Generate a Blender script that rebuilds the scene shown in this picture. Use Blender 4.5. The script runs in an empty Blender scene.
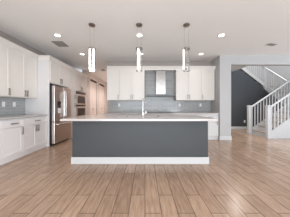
import bpy, bmesh, math, random
from mathutils import Vector, Matrix
random.seed(7)
PI = math.pi
S = bpy.context.scene
C = S.collection

# ------------------------------------------------------------------ camera
H = 1.15                                   # eye height
cam_d = bpy.data.cameras.new('camera'); cam = bpy.data.objects.new('camera', cam_d); C.objects.link(cam)
cam.location = (0, 0, H); cam.rotation_euler = (PI/2, 0, 0)
cam_d.sensor_width = 36; cam_d.lens = 36*142/290; cam_d.shift_y = -2.2/290
cam_d.clip_start = 0.05
S.camera = cam
S.view_settings.view_transform = 'Standard'; S.view_settings.look = 'None'
S.view_settings.gamma = 1; S.view_settings.use_curve_mapping = False
S.view_settings.exposure = 0.70

# ------------------------------------------------------------------ world and lights
W = bpy.data.worlds.new('daylight'); S.world = W; W.use_nodes = True
bg = W.node_tree.nodes['Background']; bg.inputs[0].default_value = (0.80, 0.88, 1.0, 1); bg.inputs[1].default_value = 1.2

def area(name, loc, rot, sx, sy, power, col, spread=PI):
    d = bpy.data.lights.new(name, 'AREA'); d.shape = 'RECTANGLE'; d.size = sx; d.size_y = sy
    d.energy = power; d.color = col; d.spread = spread
    o = bpy.data.objects.new(name, d); C.objects.link(o); o.location = loc; o.rotation_euler = rot
    return o
# daylight coming in through the glass doors behind the camera and the windows on the right
area('daylight_rear', (0.4, -3.3, 1.35), (PI/2, 0, 0), 6.0, 2.3, 88, (0.94, 0.965, 1.0))
# unseen fill added behind the camera, tilted up to brighten the ceiling
area('ceiling_fill', (0.4, -3.3, 0.5), (PI/2+.75, 0, 0), 6.0, 0.9, 122, (0.90, 0.96, 1.0))
area('daylight_right', (7.3, 1.2, 1.6), (PI/2, 0, PI/2), 4.6, 1.7, 90, (0.80, 0.90, 1.0))

# ------------------------------------------------------------------ materials
def mat(name, col, rough=0.5, metal=0.0, noise=0.0, nscale=8, spec=0.5, bump=0.0, bscale=60):
    m = bpy.data.materials.new(name); m.use_nodes = True
    nt = m.node_tree; b = nt.nodes['Principled BSDF']
    b.inputs['Roughness'].default_value = rough; b.inputs['Metallic'].default_value = metal
    b.inputs['Specular IOR Level'].default_value = spec
    tc = nt.nodes.new('ShaderNodeTexCoord')
    n = nt.nodes.new('ShaderNodeTexNoise'); n.inputs['Scale'].default_value = nscale; n.inputs['Detail'].default_value = 4
    nt.links.new(tc.outputs['Object'], n.inputs['Vector'])
    mx = nt.nodes.new('ShaderNodeMix'); mx.data_type = 'RGBA'
    mx.inputs['A'].default_value = tuple(c*(1-noise) for c in col)+(1,)
    mx.inputs['B'].default_value = tuple(min(1, c*(1+noise)) for c in col)+(1,)
    nt.links.new(n.outputs['Fac'], mx.inputs['Factor']); nt.links.new(mx.outputs['Result'], b.inputs['Base Color'])
    if bump:
        n2 = nt.nodes.new('ShaderNodeTexNoise'); n2.inputs['Scale'].default_value = bscale
        nt.links.new(tc.outputs['Object'], n2.inputs['Vector'])
        bp = nt.nodes.new('ShaderNodeBump'); bp.inputs['Strength'].default_value = bump; bp.inputs['Distance'].default_value = 0.01
        nt.links.new(n2.outputs['Fac'], bp.inputs['Height']); nt.links.new(bp.outputs['Normal'], b.inputs['Normal'])
    return m
def emis(name, col, strength):
    m = bpy.data.materials.new(name); m.use_nodes = True; b = m.node_tree.nodes['Principled BSDF']
    b.inputs['Base Color'].default_value = col+(1,); b.inputs['Emission Color'].default_value = col+(1,)
    b.inputs['Emission Strength'].default_value = strength
    return m
def glass(name, col=(1, 1, 1), rough=0.02):
    m = bpy.data.materials.new(name); m.use_nodes = True; nt = m.node_tree; nt.nodes.clear()
    o = nt.nodes.new('ShaderNodeOutputMaterial'); t = nt.nodes.new('ShaderNodeBsdfTransparent'); g = nt.nodes.new('ShaderNodeBsdfGlossy')
    t.inputs[0].default_value = col+(1,); g.inputs['Roughness'].default_value = rough
    lw = nt.nodes.new('ShaderNodeLayerWeight'); p = nt.nodes.new('ShaderNodeMath'); p.operation = 'POWER'; p.inputs[1].default_value = 4
    nt.links.new(lw.outputs['Facing'], p.inputs[0])
    f = nt.nodes.new('ShaderNodeMath'); f.operation = 'MULTIPLY_ADD'; f.inputs[1].default_value = .5; f.inputs[2].default_value = .04
    nt.links.new(p.outputs[0], f.inputs[0])
    mx = nt.nodes.new('ShaderNodeMixShader')
    nt.links.new(f.outputs[0], mx.inputs[0]); nt.links.new(t.outputs[0], mx.inputs[1]); nt.links.new(g.outputs[0], mx.inputs[2])
    nt.links.new(mx.outputs[0], o.inputs[0])
    return m
def brick(name, c1, c2, cm, bw, rh, mortar, axes, rough, bump=0.3, offset=0.5, grain=None, spec=0.5):
    """tiles / planks: axes picks which object axes run along the length and across the rows"""
    m = bpy.data.materials.new(name); m.use_nodes = True; nt = m.node_tree; b = nt.nodes['Principled BSDF']
    tc = nt.nodes.new('ShaderNodeTexCoord'); sp = nt.nodes.new('ShaderNodeSeparateXYZ'); cb = nt.nodes.new('ShaderNodeCombineXYZ')
    nt.links.new(tc.outputs['Object'], sp.inputs[0])
    nt.links.new(sp.outputs[axes[0]], cb.inputs[0]); nt.links.new(sp.outputs[axes[1]], cb.inputs[1])
    br = nt.nodes.new('ShaderNodeTexBrick'); br.offset = offset; br.offset_frequency = 2
    br.inputs['Color1'].default_value = c1+(1,); br.inputs['Color2'].default_value = c2+(1,); br.inputs['Mortar'].default_value = cm+(1,)
    br.inputs['Scale'].default_value = 1; br.inputs['Mortar Size'].default_value = mortar; br.inputs['Mortar Smooth'].default_value = 0.1
    br.inputs['Brick Width'].default_value = bw; br.inputs['Row Height'].default_value = rh
    nt.links.new(cb.outputs[0], br.inputs['Vector'])
    out = br.outputs['Color']
    if grain:
        mp = nt.nodes.new('ShaderNodeMapping'); mp.inputs['Scale'].default_value = grain
        nt.links.new(cb.outputs[0], mp.inputs[0])
        n = nt.nodes.new('ShaderNodeTexNoise'); n.inputs['Scale'].default_value = 1; n.inputs['Detail'].default_value = 5; n.inputs['Roughness'].default_value = 0.6
        nt.links.new(mp.outputs[0], n.inputs['Vector'])
        rmp = nt.nodes.new('ShaderNodeValToRGB')
        rmp.color_ramp.elements[0].position = 0.3; rmp.color_ramp.elements[0].color = (0.74, 0.72, 0.705, 1)
        rmp.color_ramp.elements[1].position = 0.7; rmp.color_ramp.elements[1].color = (1.17, 1.18, 1.19, 1)
        nt.links.new(n.outputs['Fac'], rmp.inputs[0])
        mu = nt.nodes.new('ShaderNodeMix'); mu.data_type = 'RGBA'; mu.blend_type = 'MULTIPLY'; mu.inputs['Factor'].default_value = 1
        nt.links.new(out, mu.inputs['A']); nt.links.new(rmp.outputs[0], mu.inputs['B']); out = mu.outputs['Result']
    nt.links.new(out, b.inputs['Base Color'])
    b.inputs['Roughness'].default_value = rough; b.inputs['Specular IOR Level'].default_value = spec
    bp = nt.nodes.new('ShaderNodeBump'); bp.invert = True; bp.inputs['Strength'].default_value = bump; bp.inputs['Distance'].default_value = 0.002
    nt.links.new(br.outputs['Fac'], bp.inputs['Height']); nt.links.new(bp.outputs['Normal'], b.inputs['Normal'])
    return m

M = dict(
    wall=mat('painted_wall', (0.475, 0.475, 0.475), 0.7, noise=0.02, bump=0.05, bscale=200),
    ceiling=mat('ceiling_paint', (0.85, 0.845, 0.835), 0.85, noise=0.02, nscale=2, bump=0.08, bscale=120),
    shaded_greige=mat('shaded_greige_paint', (0.40, 0.36, 0.335), 0.7, noise=0.02, bump=0.05, bscale=200),  # greige with the brown shade above the wall cabinets put into its colour
    hallpaint=mat('pale_beige_hall_paint', (0.56, 0.50, 0.47), 0.7, noise=0.02, bump=0.05, bscale=200),
    trim=mat('white_trim_paint', (0.59, 0.595, 0.60), 0.4, noise=0.01),
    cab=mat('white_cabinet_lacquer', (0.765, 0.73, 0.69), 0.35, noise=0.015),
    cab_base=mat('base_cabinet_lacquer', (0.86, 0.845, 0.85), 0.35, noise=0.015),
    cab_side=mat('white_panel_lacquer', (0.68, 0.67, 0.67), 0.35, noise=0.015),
    grey=mat('island_grey_paint', (0.054, 0.060, 0.066), 0.5, noise=0.03),
    charcoal=mat('charcoal_wall_paint', (0.056, 0.062, 0.070), 0.6, noise=0.04),
    nickel=mat('brushed_nickel', (0.33, 0.30, 0.285), 0.35, 1.0, noise=0.05),
    chrome=mat('polished_chrome', (0.60, 0.60, 0.60), 0.2, 1.0),
    bronze=mat('dark_bronze_metal', (0.30, 0.265, 0.235), 0.4, 1.0, noise=0.05),
    steel=mat('stainless_steel', (0.64, 0.585, 0.55), 0.28, 1.0, noise=0.04, nscale=30),
    hooddark=mat('dark_grey_steel', (0.16, 0.165, 0.17), 0.4, 0.6),
    hoodsteel=mat('hood_stainless_steel', (0.50, 0.495, 0.485), 0.24, 1.0, noise=0.04, nscale=30),
    black=mat('black_enamel', (0.014, 0.014, 0.016), 0.3),
    ovenglass=mat('dark_oven_glass', (0.03, 0.022, 0.02), 0.12),
    quartz=mat('white_quartz', (0.57, 0.53, 0.515), 0.2, noise=0.12, nscale=35),
    grey_quartz=mat('pale_grey_quartz', (0.52, 0.50, 0.49), 0.16, noise=0.12, nscale=35),
    plastic=mat('white_plastic', (0.86, 0.85, 0.83), 0.4),
    vent=mat('vent_grey_metal', (0.28, 0.26, 0.25), 0.5, noise=0.05),
    darkfill=mat('dark_fill', (0.05, 0.04, 0.035), 0.8),
    tread=mat('grey_brown_tread_wood', (0.36, 0.30, 0.26), 0.4, noise=0.2, nscale=12),
    doorpaint=mat('warm_white_door_paint', (0.70, 0.64, 0.60), 0.45, noise=0.015),
    glass=glass('clear_glass'),
    lamp=emis('recessed_lamp_lens', (1.0, 0.93, 0.84), 5),
    led=emis('pendant_light_tube', (1.0, 0.93, 0.86), 4.5),
    floor=brick('wood_look_plank_tile', (0.445, 0.312, 0.225), (0.345, 0.235, 0.168), (0.14, 0.095, 0.07), 0.92, 0.178, 0.0038, (1, 0), 0.24, 0.35, 0.34, (4.5, 30, 1)),
    tile_x=brick('grey_subway_tile_side', (0.335, 0.348, 0.35), (0.39, 0.405, 0.405), (0.54, 0.54, 0.54), 0.30, 0.075, 0.003, (1, 2), 0.15, 0.3),
    tile_y=brick('grey_subway_tile_back', (0.335, 0.348, 0.35), (0.39, 0.405, 0.405), (0.54, 0.54, 0.54), 0.30, 0.075, 0.003, (0, 2), 0.15, 0.3),
    exterior=mat('patio_concrete', (0.45, 0.44, 0.42), 0.9, noise=0.08),
)

# ------------------------------------------------------------------ mesh helpers
def bx(bm, x0, x1, y0, y1, z0, z1, bev=0.0):
    r = bmesh.ops.create_cube(bm, size=1)
    for v in r['verts']:
        v.co = Vector((x0+(x1-x0)*(v.co.x+.5), y0+(y1-y0)*(v.co.y+.5), z0+(z1-z0)*(v.co.z+.5)))
    if bev:
        es = {e for v in r['verts'] for e in v.link_edges}
        bmesh.ops.bevel(bm, geom=list(es), offset=bev, segments=2, affect='EDGES', profile=0.5)
def cyl(bm, p0, p1, r0, r1=None, seg=20, cap=True):
    r1 = r0 if r1 is None else r1
    p0 = Vector(p0); p1 = Vector(p1); d = p1-p0
    q = d.to_track_quat('Z', 'Y').to_matrix().to_4x4()
    bmesh.ops.create_cone(bm, cap_ends=cap, cap_tris=False, segments=seg, radius1=r0, radius2=r1, depth=d.length,
                          matrix=Matrix.Translation((p0+p1)/2) @ q)
def lathe(bm, prof, loc=(0, 0, 0), seg=28):
    rings = []
    for r, z in prof:
        rings.append([bm.verts.new((loc[0]+r*math.cos(2*PI*i/seg), loc[1]+r*math.sin(2*PI*i/seg), loc[2]+z)) for i in range(seg)])
    for a, b in zip(rings, rings[1:]):
        for i in range(seg):
            bm.faces.new((a[i], a[(i+1) % seg], b[(i+1) % seg], b[i]))
def tube(bm, pts, rad, seg=10):
    pts = [Vector(p) for p in pts]; rings = []
    for i, p in enumerate(pts):
        d = (pts[min(i+1, len(pts)-1)]-pts[max(i-1, 0)]).normalized()
        u = d.cross(Vector((0.13, 0.21, 0.97)) if abs(d.z) < .9 else Vector((1, 0, 0))).normalized(); w = d.cross(u)
        rings.append([bm.verts.new(p+rad*(u*math.cos(2*PI*k/seg)+w*math.sin(2*PI*k/seg))) for k in range(seg)])
    for a, b in zip(rings, rings[1:]):
        for k in range(seg): bm.faces.new((a[k], a[(k+1) % seg], b[(k+1) % seg], b[k]))
    bm.faces.new(rings[0]); bm.faces.new(rings[-1])
def prism(bm, poly, axis, a0, a1):
    """poly: (u,v) points; axis 'x': u=y,v=z ; 'y': u=x,v=z ; 'z': u=x,v=y"""
    f = {'x': lambda u, v, a: (a, u, v), 'y': lambda u, v, a: (u, a, v), 'z': lambda u, v, a: (u, v, a)}[axis]
    A = [bm.verts.new(f(u, v, a0)) for u, v in poly]; B = [bm.verts.new(f(u, v, a1)) for u, v in poly]
    bm.faces.new(A); bm.faces.new(B)
    n = len(poly)
    for i in range(n): bm.faces.new((A[i], A[(i+1) % n], B[(i+1) % n], B[i]))
def obj(name, bm, m, parent=None, smooth=False):
    bmesh.ops.recalc_face_normals(bm, faces=bm.faces)
    me = bpy.data.meshes.new(name); bm.to_mesh(me); bm.free(); me.materials.append(m)
    if smooth:
        for p in me.polygons: p.use_smooth = True
        me.set_sharp_from_angle(angle=math.radians(40))
    o = bpy.data.objects.new(name, me); C.objects.link(o)
    if parent: o.parent = parent
    return o
def box_obj(name, dims, m, parent=None, bev=0.0):
    bm = bmesh.new(); bx(bm, *dims, bev=bev); return obj(name, bm, m, parent)
def struct(name, bm, m):
    o = obj(name, bm, m); o['kind'] = 'structure'; return o
def sbox(name, m, *boxes):
    bm = bmesh.new()
    for b in boxes: bx(bm, *b)
    return struct(name, bm, m)
def tag(o, label, cat, group=None):
    o['label'] = label; o['category'] = cat
    if group: o['group'] = group
    return o
def thing(name, label, cat, loc=(0, 0, 0), rz=0.0, group=None):
    o = bpy.data.objects.new(name, None); C.objects.link(o); o.empty_display_size = 0.1
    o.location = loc; o.rotation_euler = (0, 0, rz)
    return tag(o, label, cat, group)
def dup(root, loc, label, rz=None):
    r = root.copy(); C.objects.link(r); r.location = loc; r['label'] = label
    if rz is not None: r.rotation_euler = (0, 0, rz)
    for ch in list(root.children):
        c = ch.copy(); C.objects.link(c); c.parent = r
        for g in list(ch.children):
            d = g.copy(); C.objects.link(d); d.parent = c
    return r

# ------------------------------------------------------------------ shell
ZC = 2.90                                   # ceiling height
XL = -3.42                                  # left kitchen wall
YB = 5.52                                   # back kitchen wall
XS = 2.55                                   # side wall at the right end of the back run
YD = 7.16                                   # charcoal wall
sbox('floor', M['floor'], (-3.6, 9.0, -3.6, 11.0, -0.12, 0))
sbox('ceiling', M['ceiling'], (-3.6, 7.6, -3.6, 5.0, ZC, ZC+.3), (-3.6, 4.45, 5.0, 8.2, ZC, ZC+.3), (-3.6, -1.0, 8.2, 11.0, ZC, ZC+.3))
sbox('wall_left', M['shaded_greige'], (XL-.15, XL, -3.5, 6.78, 0, ZC))
sbox('wall_back', M['shaded_greige'], (-1.45, XS, YB, YB+.12, 0, ZC))
sbox('wall_hallway_right', M['hallpaint'], (-1.45, -1.33, YB+.12, 10.5, 0, ZC))
sbox('wall_hallway_end', M['hallpaint'], (-3.42, -1.33, 10.5, 10.62, 0, ZC))
sbox('wall_divider', M['wall'], (XS, 2.935, 4.84, 4.90, 0, ZC), (XS+.05, 2.935, 4.90, YD, 0, ZC))
sbox('wall_kitchen_right', M['wall'], (XS, XS+.05, 4.90, YB+.12, 0, ZC))
# header above the wide opening to the stair hall
sbox('wall_header', M['wall'], (2.935, 7.5, 4.84, 5.0, 2.575, ZC), (6.3, 7.5, 4.84, 5.0, 0, 2.575))
# rear wall with sliding glass door opening, right wall with windows
sbox('wall_rear', M['wall'], (-3.57, -2.7, -3.65, -3.5, 0, ZC), (3.5, 7.6, -3.65, -3.5, 0, ZC), (-2.7, 3.5, -3.65, -3.5, 2.5, ZC))
sbox('wall_right', M['wall'], (7.5, 7.62, -3.5, -1.2, 0, ZC), (7.5, 7.62, 3.6, 5.0, 0, ZC), (7.5, 7.62, -1.2, 3.6, 0, 0.7), (7.5, 7.62, -1.2, 3.6, 2.5, ZC))
bm = bmesh.new()
for x in (-2.7, -1.15, 0.40, 1.95, 3.43): bx(bm, x, x+.07, -3.62, -3.54, 0, 2.5)
bx(bm, -2.7, 3.5, -3.62, -3.54, 2.43, 2.5); bx(bm, -2.7, 3.5, -3.62, -3.54, 0, .06)
struct('window_1', bm, M['trim'])
o = box_obj('window_pane', (-2.63, 3.43, -3.585, -3.575, .06, 2.43), M['glass']); o.name = 'window_3'; o['kind'] = 'structure'
bm = bmesh.new()
for y in (-1.2, 0.37, 1.95, 3.53): bx(bm, 7.52, 7.6, y, y+.07, .7, 2.5)
bx(bm, 7.52, 7.6, -1.2, 3.6, 2.43, 2.5); bx(bm, 7.52, 7.6, -1.2, 3.6, .7, .77)
struct('window_2', bm, M['trim'])

# hallway left wall with two recessed door openings
HX = -2.88
segs = [(6.78, 7.45), (8.55, 8.95), (10.15, 10.5)]
sbox('wall_hallway_left', M['hallpaint'], *[(HX-.12, HX, a, b, 0, ZC) for a, b in segs],
     (HX-.12, HX, 7.45, 8.55, 2.62, ZC), (HX-.12, HX, 8.95, 10.15, 2.62, ZC))
def hall_door(n, a, b):
    bm = bmesh.new(); mid = (a+b)/2
    for u, v in ((a+.02, mid-.004), (mid+.004, b-.02)):
        bx(bm, HX-.085, HX-.05, u, v, .02, 2.52)
        for z0, z1 in ((.25, 1.05), (1.2, 2.35)):
            for (p, q, r, s) in ((u+.1, v-.1, z0, z0+.03), (u+.1, v-.1, z1-.03, z1), (u+.1, u+.13, z0, z1), (v-.13, v-.1, z0, z1)):
                bx(bm, HX-.05, HX-.042, p, q, r, s)
    d = struct('door_%d' % n, bm, M['doorpaint'])
    bm = bmesh.new(); bx(bm, HX-.11, HX-.03, a, b, 2.535, 2.62); obj('door_top_strip', bm, M['darkfill'], d)  # dark strip filling the top of the door opening
    bm = bmesh.new()
    for y in (mid-.06, mid+.06): cyl(bm, (HX-.05, y, 1.0), (HX-.01, y, 1.0), .018)
    obj('door_knob', bm, M['nickel'], d, True)
    bm = bmesh.new()
    bx(bm, HX, HX+.018, a-.08, a, 0, 2.70); bx(bm, HX, HX+.018, b, b+.08, 0, 2.70); bx(bm, HX, HX+.018, a, b, 2.62, 2.70)
    obj('door_casing', bm, M['doorpaint'], d)
hall_door(1, 7.45, 8.55); hall_door(2, 8.95, 10.15)

# ceiling crown on the kitchen walls
def crown_poly(z0, z1, p):                  # profile (outward, z)
    return [(0, z0), (.012, z0), (.02, z0+(z1-z0)*.25), (p*.75, z0+(z1-z0)*.8), (p, z0+(z1-z0)*.86), (p, z1), (0, z1)]
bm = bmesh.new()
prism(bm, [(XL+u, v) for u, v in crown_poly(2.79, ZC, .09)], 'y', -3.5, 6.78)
struct('trim_1', bm, M['shaded_greige'])
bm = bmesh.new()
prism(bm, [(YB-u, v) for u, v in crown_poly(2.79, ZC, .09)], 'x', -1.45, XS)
struct('trim_2', bm, M['shaded_greige'])

# baseboards
def bb(name, *boxes):
    bm = bmesh.new()
    for b in boxes: bx(bm, *b, bev=.004)
    struct(name, bm, M['trim'])
bb('baseboard_divider', (XS-.014, 2.95, 4.825, 4.84, 0, .13), (2.935, 2.95, 4.84, YD, 0, .13))
bb('baseboard_charcoal', (2.95, 6.05, YD-.015, YD, 0, .13))
bb('baseboard_hallway', (HX, HX+.014, 6.8, 7.37, 0, .13), (HX, HX+.014, 8.63, 8.87, 0, .13), (HX, -1.45, 10.486, 10.5, 0, .13))
bb('baseboard_rear', (-3.4, -2.75, -3.5, -3.486, 0, .13), (3.55, 7.5, -3.5, -3.486, 0, .13))
bb('baseboard_right', (7.486, 7.5, -3.48, 4.84, 0, .13))
bb('baseboard_left', (XL, XL+.014, -3.48, 1.85, 0, .13))

# stairwell shell
X2, X3 = 6.06, 6.96
bm = bmesh.new()
prism(bm, [(2.935, 0), (X2-.035, 0), (X2-.035, 2.04), (4.60, 3.16), (4.60, 3.20), (2.935, 3.20)], 'y', YD, YD+.1)
struct('wall_charcoal', bm, M['charcoal'])
bm = bmesh.new()
prism(bm, [(5.98, 0), (YD, 0), (YD, 2.0), (5.98, 1.1)], 'x', X2-.1, X2-.035)
struct('wall_under_stairs', bm, M['charcoal'])
sbox('wall_stairwell_right', M['wall'], (X3, X3+.12, 5.0, 8.2, 0, 5.7))
sbox('wall_stairwell_back', M['wall'], (2.5, X3+.12, 8.08, 8.2, 0, 5.7))
sbox('wall_stairwell_front', M['wall'], (2.5, X3+.12, 4.88, 5.0, ZC+.3, 5.7))
sbox('wall_upper_left', M['wall'], (2.5, 2.62, 5.0, 8.08, ZC+.3, 5.7))
sbox('ceiling_upper', M['ceiling'], (2.5, X3+.12, 4.88, 8.2, 5.7, 5.8))
l = area('upper_hall_fill', (5.2, 6.4, 5.6), (0, 0, 0), .6, .6, 75, (0.97, 0.98, 1.0))  # unseen light added to brighten the upper stairwell

# ------------------------------------------------------------------ cabinets
def shaker(parent, x0, x1, z0, z1, kind='door', handle=None, m=None):
    """a recessed-panel front; handle: ('v',x,z) or ('h',x,z)"""
    bm = bmesh.new(); g = .0035; r = .058 if kind == 'door' else .03
    a, b, c, d = x0+g, x1-g, z0+g, z1-g
    r = min(r, (d-c)*.28)
    bx(bm, a+r-.004, b-r+.004, -.014, -.002, c+r-.004, d-r+.004)
    bx(bm, a, a+r, -.021, -.001, c, d, .0015); bx(bm, b-r, b, -.021, -.001, c, d, .0015)
    bx(bm, a+r, b-r, -.021, -.001, c, c+r, .0015); bx(bm, a+r, b-r, -.021, -.001, d-r, d, .0015)
    o = obj('drawer' if kind == 'drawer' else 'door', bm, m or M['cab'], parent)
    if handle:
        bm = bmesh.new(); t, hx, hz = handle; L = .082
        if t == 'v':
            bx(bm, hx-.010, hx+.010, -.062, -.042, hz-L, hz+L, .004)
            for s in (-1, 1): cyl(bm, (hx, -.021, hz+s*L*.75), (hx, -.052, hz+s*L*.75), .0055, seg=10)
        else:
            bx(bm, hx-L, hx+L, -.062, -.042, hz-.010, hz+.010, .004)
            for s in (-1, 1): cyl(bm, (hx+s*L*.75, -.021, hz), (hx+s*L*.75, -.052, hz), .0055, seg=10)
        obj('handle', bm, M['nickel'], o, True)
    return o
def cabinet(name, label, loc, rz, w, d, z0, z1, fronts, group=None, m=None, toe=False):
    t = thing(name, label, 'cabinet', loc, rz, group)
    bm = bmesh.new(); bx(bm, 0.001, w-.001, 0, d, z0+(.10 if toe else 0), z1)
    if toe: bx(bm, 0.001, w-.001, .012, d, 0, z0+.10)
    obj('body', bm, m or M['cab'], t)
    for f in fronts: shaker(t, *f, m=m)
    return t
LR = PI/2
UX = -3.08-.0                               # left uppers: door plane
BX = -2.80
g = 'white base cabinets along the left wall'
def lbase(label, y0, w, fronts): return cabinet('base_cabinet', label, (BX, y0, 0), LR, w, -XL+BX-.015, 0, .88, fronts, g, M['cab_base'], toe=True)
lbase('white base cabinet cut off at the left frame edge, nearest the camera', 1.90, .86,
      [(0, .86, .70, .87, 'drawer', ('h', .43, .785)), (0, .43, .11, .695, 'door', ('v', .39, .60)), (.43, .86, .11, .695, 'door', ('v', .47, .60))])
lbase('single-door white base cabinet with one drawer, left of the two-door one by the fridge', 2.76, .48,
      [(0, .48, .70, .87, 'drawer', ('h', .24, .785)), (0, .48, .11, .695, 'door', ('v', .44, .60))])
lbase('two-door white base cabinet with one wide drawer beside the fridge panel', 3.24, .805,
      [(0, .805, .70, .87, 'drawer', ('h', .40, .785)), (0, .40, .11, .695, 'door', ('v', .365, .60)), (.40, .805, .11, .695, 'door', ('v', .44, .60))])
g = 'white wall cabinets on the left wall'
def lup(label, y0, w, fronts): return cabinet('wall_cabinet', label, (UX, y0, 0), LR, w, -XL+UX-.015, 1.37, 2.50, fronts, g)
lup('single-door white wall cabinet at the left frame edge above the grey tile', 2.30, .93,
    [(0, .465, 1.38, 2.49, 'door', ('v', .05, 1.48)), (.465, .93, 1.38, 2.49, 'door', ('v', .88, 1.48))])
lup('two-door white wall cabinet on the left wall next to the fridge panel', 3.23, .815,
    [(0, .41, 1.38, 2.49, 'door', ('v', .375, 1.48)), (.41, .815, 1.38, 2.49, 'door', ('v', .445, 1.48))])
# fridge surround
PY = 4.05; TX = -2.74
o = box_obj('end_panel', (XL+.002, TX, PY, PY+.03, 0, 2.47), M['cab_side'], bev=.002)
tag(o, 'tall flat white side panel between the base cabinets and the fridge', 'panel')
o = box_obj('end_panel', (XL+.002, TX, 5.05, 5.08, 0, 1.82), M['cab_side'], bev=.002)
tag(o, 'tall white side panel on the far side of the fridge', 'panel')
g = 'tall cabinets around the fridge and ovens'
cabinet('wall_cabinet', 'white two-door cabinet above the stainless fridge', (TX, PY+.03, 0), LR, 1.0, -XL+TX-.015, 1.82, 2.47,
        [(0, .5, 1.84, 2.46, 'door', ('v', .46, 1.95)), (.5, 1.0, 1.84, 2.46, 'door', ('v', .54, 1.95))])
cabinet('pantry_cabinet', 'narrow tall white cabinet between fridge and wall ovens', (TX, 5.08, 0), LR, .43, -XL+TX-.015, 0, 2.47,
        [(0, .43, .11, 1.35, 'door', ('v', .38, 1.2)), (0, .43, 1.36, 2.46, 'door', ('v', .38, 1.5))], toe=True)
oc = thing('oven_cabinet', 'tall white cabinet housing the built-in ovens, last before the hallway', 'cabinet', (TX, 5.51, 0), LR)
bm = bmesh.new(); ow = 1.14; dd = -XL+TX-.015
bx(bm, .001, .12, 0, dd, .70, 1.76); bx(bm, 1.0, ow-.001, 0, dd, .70, 1.76); bx(bm, .12, 1.0, .5, dd, .70, 1.76)
bx(bm, .001, ow-.001, 0, dd, .10, .70); bx(bm, .001, ow-.001, 0, dd, 1.76, 2.47); bx(bm, .001, ow-.001, .012, dd, 0, .10)
obj('body', bm, M['cab'], oc)
shaker(oc, 0, ow, .11, .40, 'drawer', ('h', .57, .30)); shaker(oc, 0, ow, .41, .69, 'drawer', ('h', .57, .58))
shaker(oc, 0, ow/2, 1.77, 2.46, 'door', ('v', ow/2-.05, 1.88)); shaker(oc, ow/2, ow, 1.77, 2.46, 'door', ('v', ow/2+.05, 1.88))
def oven(name, label, z0, z1, panel):
    t = thing(name, label, 'oven', (TX, 5.51+.125, z0), LR); h = z1-z0; w = .87
    box_obj('body', (0.004, w-.004, .0, .48, .004, h-.004), M['black'], t)
    box_obj('control_panel', (0, w, -.022, 0, h-panel, h), M['ovenglass'], t, .003)
    bm = bmesh.new()
    for a in ((0, w, -.03, 0, 0, .05), (0, w, -.03, 0, h-panel-.075, h-panel-.004), (0, .07, -.03, 0, .05, h-panel-.075), (w-.07, w, -.03, 0, .05, h-panel-.075)): bx(bm, *a)
    d = obj('oven_door', bm, M['steel'], t)
    box_obj('door_glass', (.07, w-.07, -.026, -.004, .05, h-panel-.075), M['ovenglass'], d)
    bm = bmesh.new(); hz = h-panel-.045
    cyl(bm, (.06, -.075, hz), (w-.06, -.075, hz), .011, seg=14)
    for x in (.1, w-.1): cyl(bm, (x, -.03, hz), (x, -.075, hz), .008, seg=10)
    obj('door_handle', bm, M['steel'], d, True)
oven('wall_oven', 'stainless built-in wall oven with large dark window, below the microwave oven', .71, 1.20, .0501)
oven('microwave_oven', 'stainless built-in microwave oven above the wall oven', 1.22, 1.74, .09)

# cabinet crown (left run, stepping out over the fridge) and back run
def crown_run(bm, pts, z0, z1, p, side):
    """pts: list of (x,y); mitred crown along the polyline, outward normal to the right (side=1)"""
    prof = crown_poly(z0, z1, p); P = [Vector((x, y)) for x, y in pts]; rings = []
    for i, q in enumerate(P):
        d0 = (P[i]-P[i-1]).normalized() if i else (P[1]-P[0]).normalized()
        d1 = (P[i+1]-P[i]).normalized() if i < len(P)-1 else d0
        n0 = Vector((d0.y, -d0.x)); n1 = Vector((d1.y, -d1.x)); n = (n0+n1).normalized()
        k = side/max(.3, n.dot(n0))
        rings.append([bm.verts.new((q.x+n.x*u*k, q.y+n.y*u*k, v)) for u, v in prof])
    m_ = len(prof)
    for a, b in zip(rings, rings[1:]):
        for j in range(m_): bm.faces.new((a[j], a[(j+1) % m_], b[(j+1) % m_], b[j]))
    bm.faces.new(rings[0]); bm.faces.new(rings[-1])
bm = bmesh.new()
crown_run(bm, [(UX+.0, 2.3), (UX+.0, PY)], 2.50, 2.60, .075, 1)
bx(bm, XL+.001, UX, 2.3, PY, 2.50, 2.60)
struct('trim_3', bm, M['cab'])
bm = bmesh.new()
crown_run(bm, [(UX+.075, PY), (TX, PY), (TX, 6.65), (XL+.01, 6.65)], 2.47, 2.58, .075, 1)
bx(bm, XL+.001, TX, PY, 6.65, 2.47, 2.58)
struct('trim_4', bm, M['cab'])

# back run
BU = 5.18; BB = 4.90
g = 'white wall cabinets on the back wall'
def bup(label, x0, x1, fr): return cabinet('wall_cabinet', label, (x0, BU, 0), 0, x1-x0, YB-BU-.012, 1.37, 2.47, fr, g)
def fr(a, b, hx): return (a, b, 1.38, 2.46, 'door', ('v', hx, 1.49))
bup('single-door white wall cabinet at the left end of the back wall', -1.385, -.93, [fr(0, .455, .41)])
bup('two-door white wall cabinet just left of the range hood', -.93, -.02, [fr(0, .455, .42), fr(.455, .91, .49)])
bup('two-door white wall cabinet just right of the range hood', 1.13, 2.04, [fr(0, .455, .42), fr(.455, .91, .49)])
bup('single-door white wall cabinet at the right end of the back wall', 2.04, 2.53, [fr(0, .49, .045)])
bm = bmesh.new()
crown_run(bm, [(-1.385, BU), (XS, BU)], 2.47, 2.60, .075, 1)
bx(bm, -1.385, XS-.001, BU, YB-.001, 2.50, 2.60)
struct('trim_5', bm, M['cab'])
g = 'white base cabinets along the back wall'
def bbase(label, x0, x1, n):
    w = x1-x0; k = w/n; fs = []
    for i in range(n):
        fs.append((i*k, (i+1)*k, .70, .87, 'drawer', ('h', (i+.5)*k, .785)))
        fs.append((i*k, (i+1)*k, .11, .695, 'door', ('v', (i+1)*k-.05 if i % 2 == 0 else i*k+.05, .60)))
    return cabinet('base_cabinet', label, (x0, BB, 0), 0, w, YB-BB-.012, 0, .88, fs, g, M['cab_side'], toe=True)
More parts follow.
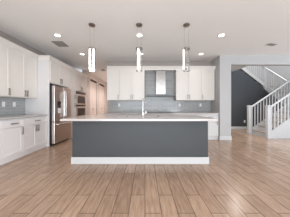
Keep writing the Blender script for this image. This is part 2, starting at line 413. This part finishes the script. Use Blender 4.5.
bbase('white base cabinet at the left end of the back wall behind the island', -1.385, -.5, 2)
bbase('white base cabinet behind the island faucet on the back wall', -.5, .12, 1)
bbase('white base cabinet under the cooktop on the back wall', .12, 1.05, 2)
bbase('white base cabinet right of the cooktop on the back wall', 1.05, 1.95, 2)
bbase('white base cabinet seen past the right end of the island', 1.95, 2.53, 1)
o = box_obj('countertop', (-1.42, XS-.002, BB-.035, YB-.013, .882, .92), M['quartz'], bev=.003)
tag(o, 'long pale stone countertop along the back wall beneath the range hood', 'countertop')
o = box_obj('countertop', (XL+.012, BX+.035, 1.90, PY-.002, .882, .92), M['grey_quartz'], bev=.003)
tag(o, 'grey stone countertop on the left wall base cabinets', 'countertop')
o = box_obj('backsplash', (XL+.001, XL+.011, 1.90, PY-.002, .921, 1.368), M['tile_x'])
tag(o, 'grey-blue tile backsplash on the left wall', 'backsplash')
bm = bmesh.new(); bx(bm, -1.385, XS-.002, YB-.011, YB-.001, .921, 1.368); bx(bm, -.018, 1.128, YB-.011, YB-.001, 1.368, 2.498)
o = obj('backsplash', bm, M['tile_y']); tag(o, 'grey-blue tile backsplash on the back wall rising behind the hood', 'backsplash')

# outlets
def outlet(label, loc, rz, group='white wall outlets on the tile'):
    t = thing('wall_outlet', label, 'outlet', loc, rz, group)
    box_obj('cover_plate', (-.037, .037, -.007, 0, -.06, .06), M['plastic'], t, .002)
    for dz in (-.022, .022): box_obj('socket', (-.016, .016, -.0095, -.006, dz-.014, dz+.014), M['plastic'], t, .003)
outlet('white outlet on the left wall tile at the left frame edge', (XL+.012, 3.42, 1.20), LR)
outlet('white outlet on the left wall tile nearer the fridge panel', (XL+.012, 3.70, 1.20), LR)
outlet('white outlet under the left end of the back wall cabinets', (-1.0, YB-.012, 1.20), 0)
outlet('white outlet just right of the hood on the back wall tile', (1.34, YB-.012, 1.20), 0)
outlet('white outlet nearest the right end of the back wall tile', (2.15, YB-.012, 1.20), 0)
outlet('small white outlet low on the charcoal wall beside the stairs', (5.02, YD-.001, .39), 0, 'wall outlet in the hall')

# ------------------------------------------------------------------ fridge
fr_ = thing('refrigerator', 'stainless french-door refrigerator with water dispenser', 'refrigerator', (-2.70, PY+.045, 0), LR)
fw = .92
bm = bmesh.new(); bx(bm, 0, fw, .0, .70, .03, 1.76, .004)
for x in (.05, fw-.1):
    bx(bm, x, x+.05, .05, .1, 0, .03)
obj('body', bm, M['black'], fr_)
box_obj('kick_plate', (.02, fw-.02, -.01, .0, .01, .06), M['black'], fr_)
def fdoor(x0, x1, z0, z1, name='door'): return box_obj(name, (x0, x1, -.092, -.006, z0, z1), M['steel'], fr_, .012)
d1 = fdoor(0, fw/2-.003, .70, 1.755); d2 = fdoor(fw/2+.003, fw, .70, 1.755); d3 = fdoor(0, fw, .06, .69, 'freezer_drawer')
def pull(par, pts):
    bm = bmesh.new(); tube(bm, pts, .011, 12); obj('handle', bm, M['chrome'], par, True)
for par, x in ((d1, fw/2-.045), (d2, fw/2+.045)):
    pull(par, [(x, -.092, .80), (x, -.14, .83), (x, -.145, .95), (x, -.145, 1.50), (x, -.14, 1.63), (x, -.092, 1.66)])
pull(d3, [(.08, -.092, .62), (.10, -.14, .62), (.2, -.147, .62), (fw-.2, -.147, .62), (fw-.10, -.14, .62), (fw-.08, -.092, .62)])
ds = box_obj('dispenser', (.13, .31, -.095, -.09, .93, 1.30), M['black'], d1, .002)
box_obj('dispenser_panel', (.14, .30, -.099, -.094, 1.20, 1.29), M['ovenglass'], d1)
box_obj('dispenser_tray', (.15, .29, -.102, -.094, .94, 1.10), M['plastic'], d1, .002)

# ------------------------------------------------------------------ range hood and cooktop
hd = thing('range_hood', 'stainless chimney range hood on the tiled back wall', 'range hood', (.56, YB-.012, 1.535))
bm = bmesh.new(); bx(bm, -.155, .195, -.28, 0, .05, .955, .004); obj('chimney', bm, M['hoodsteel'], hd)
box_obj('chimney_seam', (-.157, .197, -.282, 0, .58, .586), M['nickel'], hd)
bm = bmesh.new()
prism(bm, [(-.53, .0), (.53, .0), (.53, .03), (.22, .055), (-.18, .055), (-.53, .03)], 'y', -.44, 0)
obj('canopy', bm, M['hooddark'], hd)
box_obj('filter', (-.50, .50, -.41, -.03, -.012, .0), M['black'], hd)
for i in range(5):
    bm = bmesh.new(); cyl(bm, (-.08+i*.04, -.44, .015), (-.08+i*.04, -.447, .015), .007, seg=10); obj('button', bm, M['black'], hd)
ck = thing('cooktop', 'black glass cooktop set in the back counter below the hood', 'cooktop', (.56, 5.18, .921))
box_obj('glass_plate', (-.46, .46, -.24, .24, 0, .008), M['black'], ck, .002)
for x, y, r in ((-.28, -.1, .09), (-.28, .12, .07), (0, .02, .11), (.28, -.1, .07), (.28, .12, .09)):
    bm = bmesh.new(); lathe(bm, [(r-.006, .008), (r-.006, .010), (r, .010), (r, .008)], (x, y, 0)); obj('burner_ring', bm, M['nickel'], ck)

# ------------------------------------------------------------------ island
IX0, IX1, IY0, IY1 = -1.455, 1.26, 2.84, 3.68
it = thing('kitchen_island', 'large grey kitchen island with white base molding', 'kitchen island', (-.10, 3.26, 0))
def rel(x0, x1, y0, y1, z0, z1): return (x0+.10, x1+.10, y0-3.26, y1-3.26, z0, z1)
bm = bmesh.new()
for b in ((IX0, IX1, IY0, IY0+.02, .0, .88), (IX0, IX0+.02, IY0+.02, IY1, 0, .88), (IX1-.02, IX1, IY0+.02, IY1, 0, .88), (IX0+.02, IX1-.02, IY1-.02, IY1, .0, .88)): bx(bm, *rel(*b))
obj('body', bm, M['grey'], it)
bm = bmesh.new(); t_ = .018
bx(bm, *rel(IX0-t_, IX1+t_, IY0-t_, IY0, 0, .135), bev=.004)
bx(bm, *rel(IX0-t_, IX0, IY0, IY1, 0, .135), bev=.004); bx(bm, *rel(IX1, IX1+t_, IY0, IY1, 0, .135), bev=.004)
obj('baseboard', bm, M['trim'], it)
# kitchen side doors of the island
for i in range(4):
    x0 = .10+IX0+.03+i*.668; bm = bmesh.new(); y = IY1-3.26
    bx(bm, x0, x0+.66, y, y+.02, .12, .86); bx(bm, x0+.07, x0+.59, y+.02, y+.026, .19, .20); bx(bm, x0+.07, x0+.59, y+.02, y+.026, .78, .79)
    d = obj('door', bm, M['grey'], it)
    bm = bmesh.new(); cyl(bm, (x0+.6, y+.05, .62), (x0+.6, y+.05, .78), .007, seg=12)
    for z in (.64, .76): cyl(bm, (x0+.6, y+.02, z), (x0+.6, y+.05, z), .005, seg=8)
    obj('handle', bm, M['nickel'], d, True)
sx0, sx1, sy0, sy1 = -.42, .32, 3.08, 3.50
bm = bmesh.new(); CX0, CX1, CY0, CY1 = -1.545, 1.325, 2.58, 3.74
for b in ((CX0, CX1, CY0, sy0), (CX0, CX1, sy1, CY1), (CX0, sx0, sy0, sy1), (sx1, CX1, sy0, sy1)): bx(bm, *b, .882, .92)
bmesh.ops.remove_doubles(bm, verts=bm.verts, dist=1e-5)
o = obj('countertop', bm, M['quartz']); tag(o, 'pale stone countertop overhanging the grey island', 'countertop')
sk = thing('sink', 'undermount stainless sink set into the island countertop', 'sink', ((sx0+sx1)/2, (sy0+sy1)/2, .66))
bm = bmesh.new(); a, b = (sx1-sx0)/2, (sy1-sy0)/2
bx(bm, -a, a, -b, b, 0, .01); bx(bm, -a-.01, -a, -b, b, 0, .22); bx(bm, a, a+.01, -b, b, 0, .22); bx(bm, -a-.01, a+.01, -b-.01, -b, 0, .22); bx(bm, -a-.01, a+.01, b, b+.01, 0, .22)
obj('basin', bm, M['steel'], sk)
bm = bmesh.new(); cyl(bm, (0, 0, .01), (0, 0, .014), .045); obj('drain', bm, M['chrome'], sk)
fc = thing('faucet', 'tall chrome gooseneck faucet standing on the island countertop', 'faucet', (-.045, 3.00, .92))
bm = bmesh.new(); lathe(bm, [(0, 0), (.028, 0), (.028, .01), (.02, .02), (.017, .05), (.017, .09), (0, .09)]); obj('base', bm, M['chrome'], fc, True)
bm = bmesh.new()
pts = [(0, 0, .05), (0, 0, .20), (0, 0, .33)]+[(.0+.028*(1-math.cos(a)), .095*(1-math.cos(a)), .33+.095*math.sin(a)) for a in [PI*i/10 for i in range(1, 10)]]+[(.056, .19, .31)]
tube(bm, pts, .0095, 12); obj('spout', bm, M['chrome'], fc, True)
bm = bmesh.new(); cyl(bm, (.056, .19, .31), (.057, .192, .22), .016, .019); obj('spray_head', bm, M['bronze'], fc, True)
bm = bmesh.new(); tube(bm, [(.015, 0, .07), (.045, 0, .08), (.075, 0, .12)], .006, 8); obj('lever', bm, M['chrome'], fc, True)

# ------------------------------------------------------------------ pendants
pend = thing('pendant_light', 'glass cylinder pendant light with two bright tubes, leftmost of the three', 'pendant light', (-1.135, 3.04, ZC), 0, 'glass pendant lights over the island')
def pendant(t, kind):
    bm = bmesh.new(); lathe(bm, [(0, 0), (.068, 0), (.068, -.022), (.06, -.028), (0, -.028)], seg=32); obj('canopy', bm, M['bronze'], t, True)
    bm = bmesh.new()
    for x in (-.045, .045): cyl(bm, (x, 0, -.52), (x, 0, -.028), .0012, seg=6)
    obj('cable', bm, M['nickel'], t)
    zt, zb = -.52, -.99
    bm = bmesh.new(); lathe(bm, [(0, zt+.012), (.074, zt+.012), (.074, zt-.012), (0, zt-.012)], seg=32); obj('cap', bm, M['nickel'], t, True)
    bm = bmesh.new(); lathe(bm, [(.072, zt-.01), (.072, zb), (.068, zb), (.068, zt-.01)], seg=36); obj('glass_shade', bm, M['glass'], t, True)
    bm = bmesh.new(); lathe(bm, [(.050, zb+.002), (.073, zb+.002), (.073, zb-.008), (.050, zb-.008), (.050, zb+.002)], seg=36); obj('ring', bm, M['chrome'], t, True)
    tubes = {'two': (-.048, .036), 'left': (-.02,), 'thin': (-.062,)}[kind]
    for x in tubes:
        r = {'two': .013, 'left': .017, 'thin': .008}[kind]
        bm = bmesh.new(); cyl(bm, (x, 0, zt-.012), (x, 0, zb+.03), r, seg=16); obj('light_tube', bm, M['led'], t, True)
    rods = {'two': (.0,), 'left': (.045,), 'thin': (-.03, .04)}[kind]
    for x in rods:
        bm = bmesh.new(); cyl(bm, (x, .0, zt-.012), (x, .0, zb+.01), .006, seg=10); obj('metal_rod', bm, M['nickel'], t, True)
    if kind == 'two':
        bm = bmesh.new(); cyl(bm, (0, 0, zb+.0), (0, 0, zb+.03), .055, seg=28); obj('diffuser', bm, M['led'], t, True)
    if kind == 'thin':
        bm = bmesh.new(); cyl(bm, (-.01, 0, zb+.01), (-.01, 0, zb+.05), .03, seg=20); obj('socket', bm, M['nickel'], t, True)
pendant(pend, 'two')
pendant(thing('pendant_light', 'glass cylinder pendant light with one bright tube, middle of the three', 'pendant light', (-.125, 3.04, ZC), 0, 'glass pendant lights over the island'), 'left')
pendant(thing('pendant_light', 'glass cylinder pendant light showing mostly metal rods, rightmost of the three', 'pendant light', (.888, 3.04, ZC), 0, 'glass pendant lights over the island'), 'thin')

# ------------------------------------------------------------------ recessed ceiling lights, vents
def can(t):
    bm = bmesh.new(); lathe(bm, [(.062, -.001), (.085, -.001), (.082, -.008), (.062, -.010)], seg=32); obj('trim_ring', bm, M['plastic'], t, True)
    bm = bmesh.new(); cyl(bm, (0, 0, -.004), (0, 0, -.001), .064, seg=32); obj('lens', bm, M['lamp'], t)
spots = [(-2.15, 3.49, 'recessed ceiling light above the left wall cabinets, beside the vent'), (-.135, 3.49, 'recessed ceiling light behind the middle pendant canopy'),
         (1.88, 3.49, 'recessed ceiling light at the right of the kitchen, nearer the camera'), (-2.1, 4.74, 'recessed ceiling light near the fridge, left of the left pendant'),
         (-.13, 4.74, 'recessed ceiling light seen through the middle pendant glass'), (1.87, 4.74, 'recessed ceiling light in the far right row by the back cabinets')]
c0 = None
for x, y, lb in spots:
    if c0 is None:
        c0 = thing('recessed_light', lb, 'ceiling light', (x, y, ZC), 0, 'recessed ceiling lights'); can(c0)
    else: dup(c0, (x, y, ZC), lb)
    d = bpy.data.lights.new('spot_glow', 'SPOT'); d.energy = (17 if x < 1 else 10) if y < 4 else (5 if x < 1 else 2); d.color = (1, .84, .72); d.spot_size = math.radians(130); d.spot_blend = .9; d.shadow_soft_size = .06
    o = bpy.data.objects.new('spot_glow', d); C.objects.link(o); o.location = (x, y, ZC-.02)
# added fill that brightens the hallway, unseen spots without fixtures
for x, y in ((-1.75, 7.9), (-1.7, 9.6)):
    d = bpy.data.lights.new('spot_glow', 'SPOT'); d.energy = 120; d.color = (1, .88, .82); d.spot_size = math.radians(150); d.spot_blend = .9; d.shadow_soft_size = .08
    o = bpy.data.objects.new('spot_glow', d); C.objects.link(o); o.location = (x, y, ZC-.02)
d = bpy.data.lights.new('spot_glow', 'SPOT'); d.energy = 90; d.color = (1, .93, .88); d.spot_size = math.radians(150); d.spot_blend = .9; d.shadow_soft_size = .08  # added unseen fill for the stair hall steps, no fixture
o = bpy.data.objects.new('spot_glow', d); C.objects.link(o); o.location = (3.6, 5.6, ZC-.02)
# unseen cans over the camera side of the room, lighting the foreground
for x, y in ((-2.15, 1.2), (-.13, 1.2), (1.88, 1.2), (3.9, 1.2), (3.9, 3.49)):
    d = bpy.data.lights.new('spot_glow', 'SPOT'); d.energy = 22; d.color = (1, .88, .78); d.spot_size = math.radians(130); d.spot_blend = .9; d.shadow_soft_size = .06
    o = bpy.data.objects.new('spot_glow', d); C.objects.link(o); o.location = (x, y, ZC-.02)

def vent(name, label, loc, w, l, n, rz=0):
    t = thing(name, label, 'vent', loc, rz)
    bm = bmesh.new()
    for a in ((-w/2, w/2, -l/2, -l/2+.03), (-w/2, w/2, l/2-.03, l/2), (-w/2, -w/2+.03, -l/2+.03, l/2-.03), (w/2-.03, w/2, -l/2+.03, l/2-.03)): bx(bm, *a, -.01, -.001)
    obj('frame', bm, M['vent'], t)
    box_obj('backing', (-w/2+.02, w/2-.02, -l/2+.02, l/2-.02, -.004, -.001), M['darkfill'], t)
    for i in range(n):
        y = -l/2+.03+(l-.06)*(i+.5)/n
        bm = bmesh.new(); prism(bm, [(y-.012, -.003), (y+.006, -.013), (y+.010, -.011), (y-.008, -.001)], 'x', -w/2+.03, w/2-.03); obj('slat', bm, M['vent'], t)
vent('air_vent', 'grey louvred air vent in the ceiling beside a recessed light', (-2.37, 3.98, ZC), .30, .34, 8)
vent('air_vent', 'slim grey ceiling air vent at the upper right of the photo', (3.58, 4.02, ZC), .26, .12, 3, .25)
sm = thing('smoke_detector', 'round smoke detector on the hallway ceiling', 'smoke detector', (-2.02, 6.85, ZC))
bm = bmesh.new(); lathe(bm, [(0, -.04), (.06, -.038), (.09, -.028), (.10, 0), (0, 0)]); obj('housing', bm, M['vent'], sm, True)
bm = bmesh.new(); cyl(bm, (.03, 0, -.045), (.03, 0, -.038), .012); obj('button', bm, M['plastic'], sm, True)

# ------------------------------------------------------------------ staircase
R_, T_ = .18, .265; SX = 4.47; Y0, Y1 = 5.07, 5.96
# lower flight rising to the right
lf = thing('stair_flight', 'lower flight of stairs with grey-brown treads and white side panel', 'stairs', (SX, Y0, 0))
for i in range(6):
    x = i*T_; z = (i+1)*R_
    box_obj('riser', (x, x+.02, .03, Y1-Y0-.03, i*R_, z-.03), M['trim'], lf)
    box_obj('tread', (x-.025, x+T_, .03, Y1-Y0-.03, z-.03, z), M['tread'], lf, .004)
for y in (0, Y1-Y0-.03):
    bm = bmesh.new()
    prism(bm, [(-.04, 0), (6*T_, 0), (6*T_, 7*R_+.06), (-.04, R_+.02)], 'y', y, y+.03)
    obj('side_panel', bm, M['trim'], lf)
box_obj('riser', (6*T_, 6*T_+.02, .03, Y1-Y0-.03, 6*R_, 7*R_-.03), M['trim'], lf)
ld = thing('stair_landing', 'lower stair landing at the right end of the first flight', 'stairs', (X2+.02, Y0, 0))
box_obj('tread', (-.0, X3-X2-.03, 0, Y1-Y0, 7*R_-.03, 7*R_), M['tread'], ld)
box_obj('side_panel', (0, X3-X2-.03, 0, .03, 0, 7*R_-.03), M['trim'], ld)
# middle flight going back
L1 = 7*R_
mf = thing('stair_flight', 'short middle flight of stairs climbing to the back behind its white railing', 'stairs', (X2, Y1, L1))
for i in range(4):
    y = i*.3
    box_obj('riser', (.03, X3-X2-.01, y, y+.02, i*R_, (i+1)*R_-.03), M['trim'], mf)
    box_obj('tread', (.03, X3-X2-.01, y-.02, y+.3, (i+1)*R_-.03, (i+1)*R_), M['tread'], mf, .004)
bm = bmesh.new(); prism(bm, [(0.02, -.16), (1.2, .76), (1.2, 1.0), (0.02, .12)], 'x', -.03, .0); obj('stringer', bm, M['trim'], mf)
L2 = L1+5*R_
l2 = thing('stair_landing', 'upper stair landing at the back corner of the stairwell', 'stairs', (X2, YD, L2))
box_obj('tread', (0.03, X3-X2-.01, .0, .9, -.03, 0), M['tread'], l2)
box_obj('riser', (.03, X3-X2-.01, 0, .02, -R_, -.03), M['trim'], l2)
# upper flight rising to the left
uf = thing('stair_flight', 'upper flight of stairs climbing left above the charcoal wall', 'stairs', (X2, YD, L2))
TU = .24
for i in range(6):
    x = -i*TU; z = (i+1)*R_
    box_obj('riser', (x-.02, x, .03, .9, i*R_, z-.03), M['trim'], uf)
    if i < 5: box_obj('tread', (x-TU, x+.02, .03, .9, z-.03, z), M['tread'], uf, .004)
bm = bmesh.new(); prism(bm, [(.03, -.08), (.03, .10), (-1.62, 1.38), (-1.62, 1.20)], 'y', -.02, .0); obj('stringer', bm, M['trim'], uf)
sbox('floor_upper', M['tread'], (2.62, 4.45, 5.0, 8.08, ZC+.3, ZC+.33))

def newel(t, x, y, z0, z1, w=.11):
    bm = bmesh.new(); a = w/2
    bx(bm, x-a, x+a, y-a, y+a, z0, z1-.05, .004); bx(bm, x-a-.012, x+a+.012, y-a-.012, y+a+.012, z1-.05, z1-.03, .003)
    bx(bm, x-a-.004, x+a+.004, y-a-.004, y+a+.004, z1-.03, z1, .01)
    bx(bm, x-a-.010, x+a+.010, y-a-.010, y+a+.010, z0, z0+.16, .004) if z0 == 0 else None
    obj('newel_post', bm, M['trim'], t)
def rail(t, p0, p1, spacing, zb0, zb1):
    """handrail from p0 to p1 (centres); balusters drop to the line zb0..zb1"""
    p0 = Vector(p0); p1 = Vector(p1); d = p1-p0
    bm = bmesh.new(); hw, hh = .03, .028
    n = Vector((-d.y, d.x, 0)).normalized()*hw
    vs = []
    for p in (p0, p1):
        vs.append([bm.verts.new(p+n*s+Vector((0, 0, q*hh))) for s, q in ((-1, -1), (1, -1), (1.15, .3), (.6, 1), (-.6, 1), (-1.15, .3))])
    for j in range(6): bm.faces.new((vs[0][j], vs[0][(j+1) % 6], vs[1][(j+1) % 6], vs[1][j]))
    bm.faces.new(vs[0]); bm.faces.new(vs[1]); obj('handrail', bm, M['trim'], t)
    L = math.hypot(d.x, d.y); k = max(1, int(L/spacing)); w = .016
    for i in range(k):
        f = (i+.5)/k; p = p0+d*f; zb = zb0+(zb1-zb0)*f
        bm = bmesh.new(); bx(bm, p.x-w, p.x+w, p.y-w, p.y+w, zb, p.z-.02)
        obj('baluster', bm, M['trim'], t)
YN, YF = Y0+.02, Y1-.02
g = 'white stair railings'
r1 = thing('stair_railing', 'white railing along the far side of the lower flight', 'railing', (0, 0, 0), 0, g)
newel(r1, 4.36, YF, 0, 1.19); rail(r1, (4.41, YF, 1.10), (6.0, YF, 2.17), .118, R_, 7*R_+.04); newel(r1, 6.05, YF, .0001, 2.33)
r2 = thing('stair_railing', 'white railing on the near side of the lower flight, closest to the camera', 'railing', (0, 0, 0), 0, g)
newel(r2, 4.41, YN, 0, 1.19); rail(r2, (4.46, YN, 1.10), (6.05, YN, 2.17), .118, R_, 7*R_+.04)
r3 = thing('stair_railing', 'white railing sloping along the middle flight at the right frame edge', 'railing', (0, 0, 0), 0, g)
rail(r3, (6.04, 6.0, 2.20), (6.04, 7.10, 3.07), .118, L1+.10, L2+.02); newel(r3, 6.04, YD-.02, 2.02, 3.22)
r4 = thing('stair_railing', 'white railing of the upper flight rising through the ceiling opening', 'railing', (0, 0, 0), 0, g)
rail(r4, (5.98, YD-.01, 3.12), (4.50, YD-.01, 4.24), .105, L2+.24, 3.48)
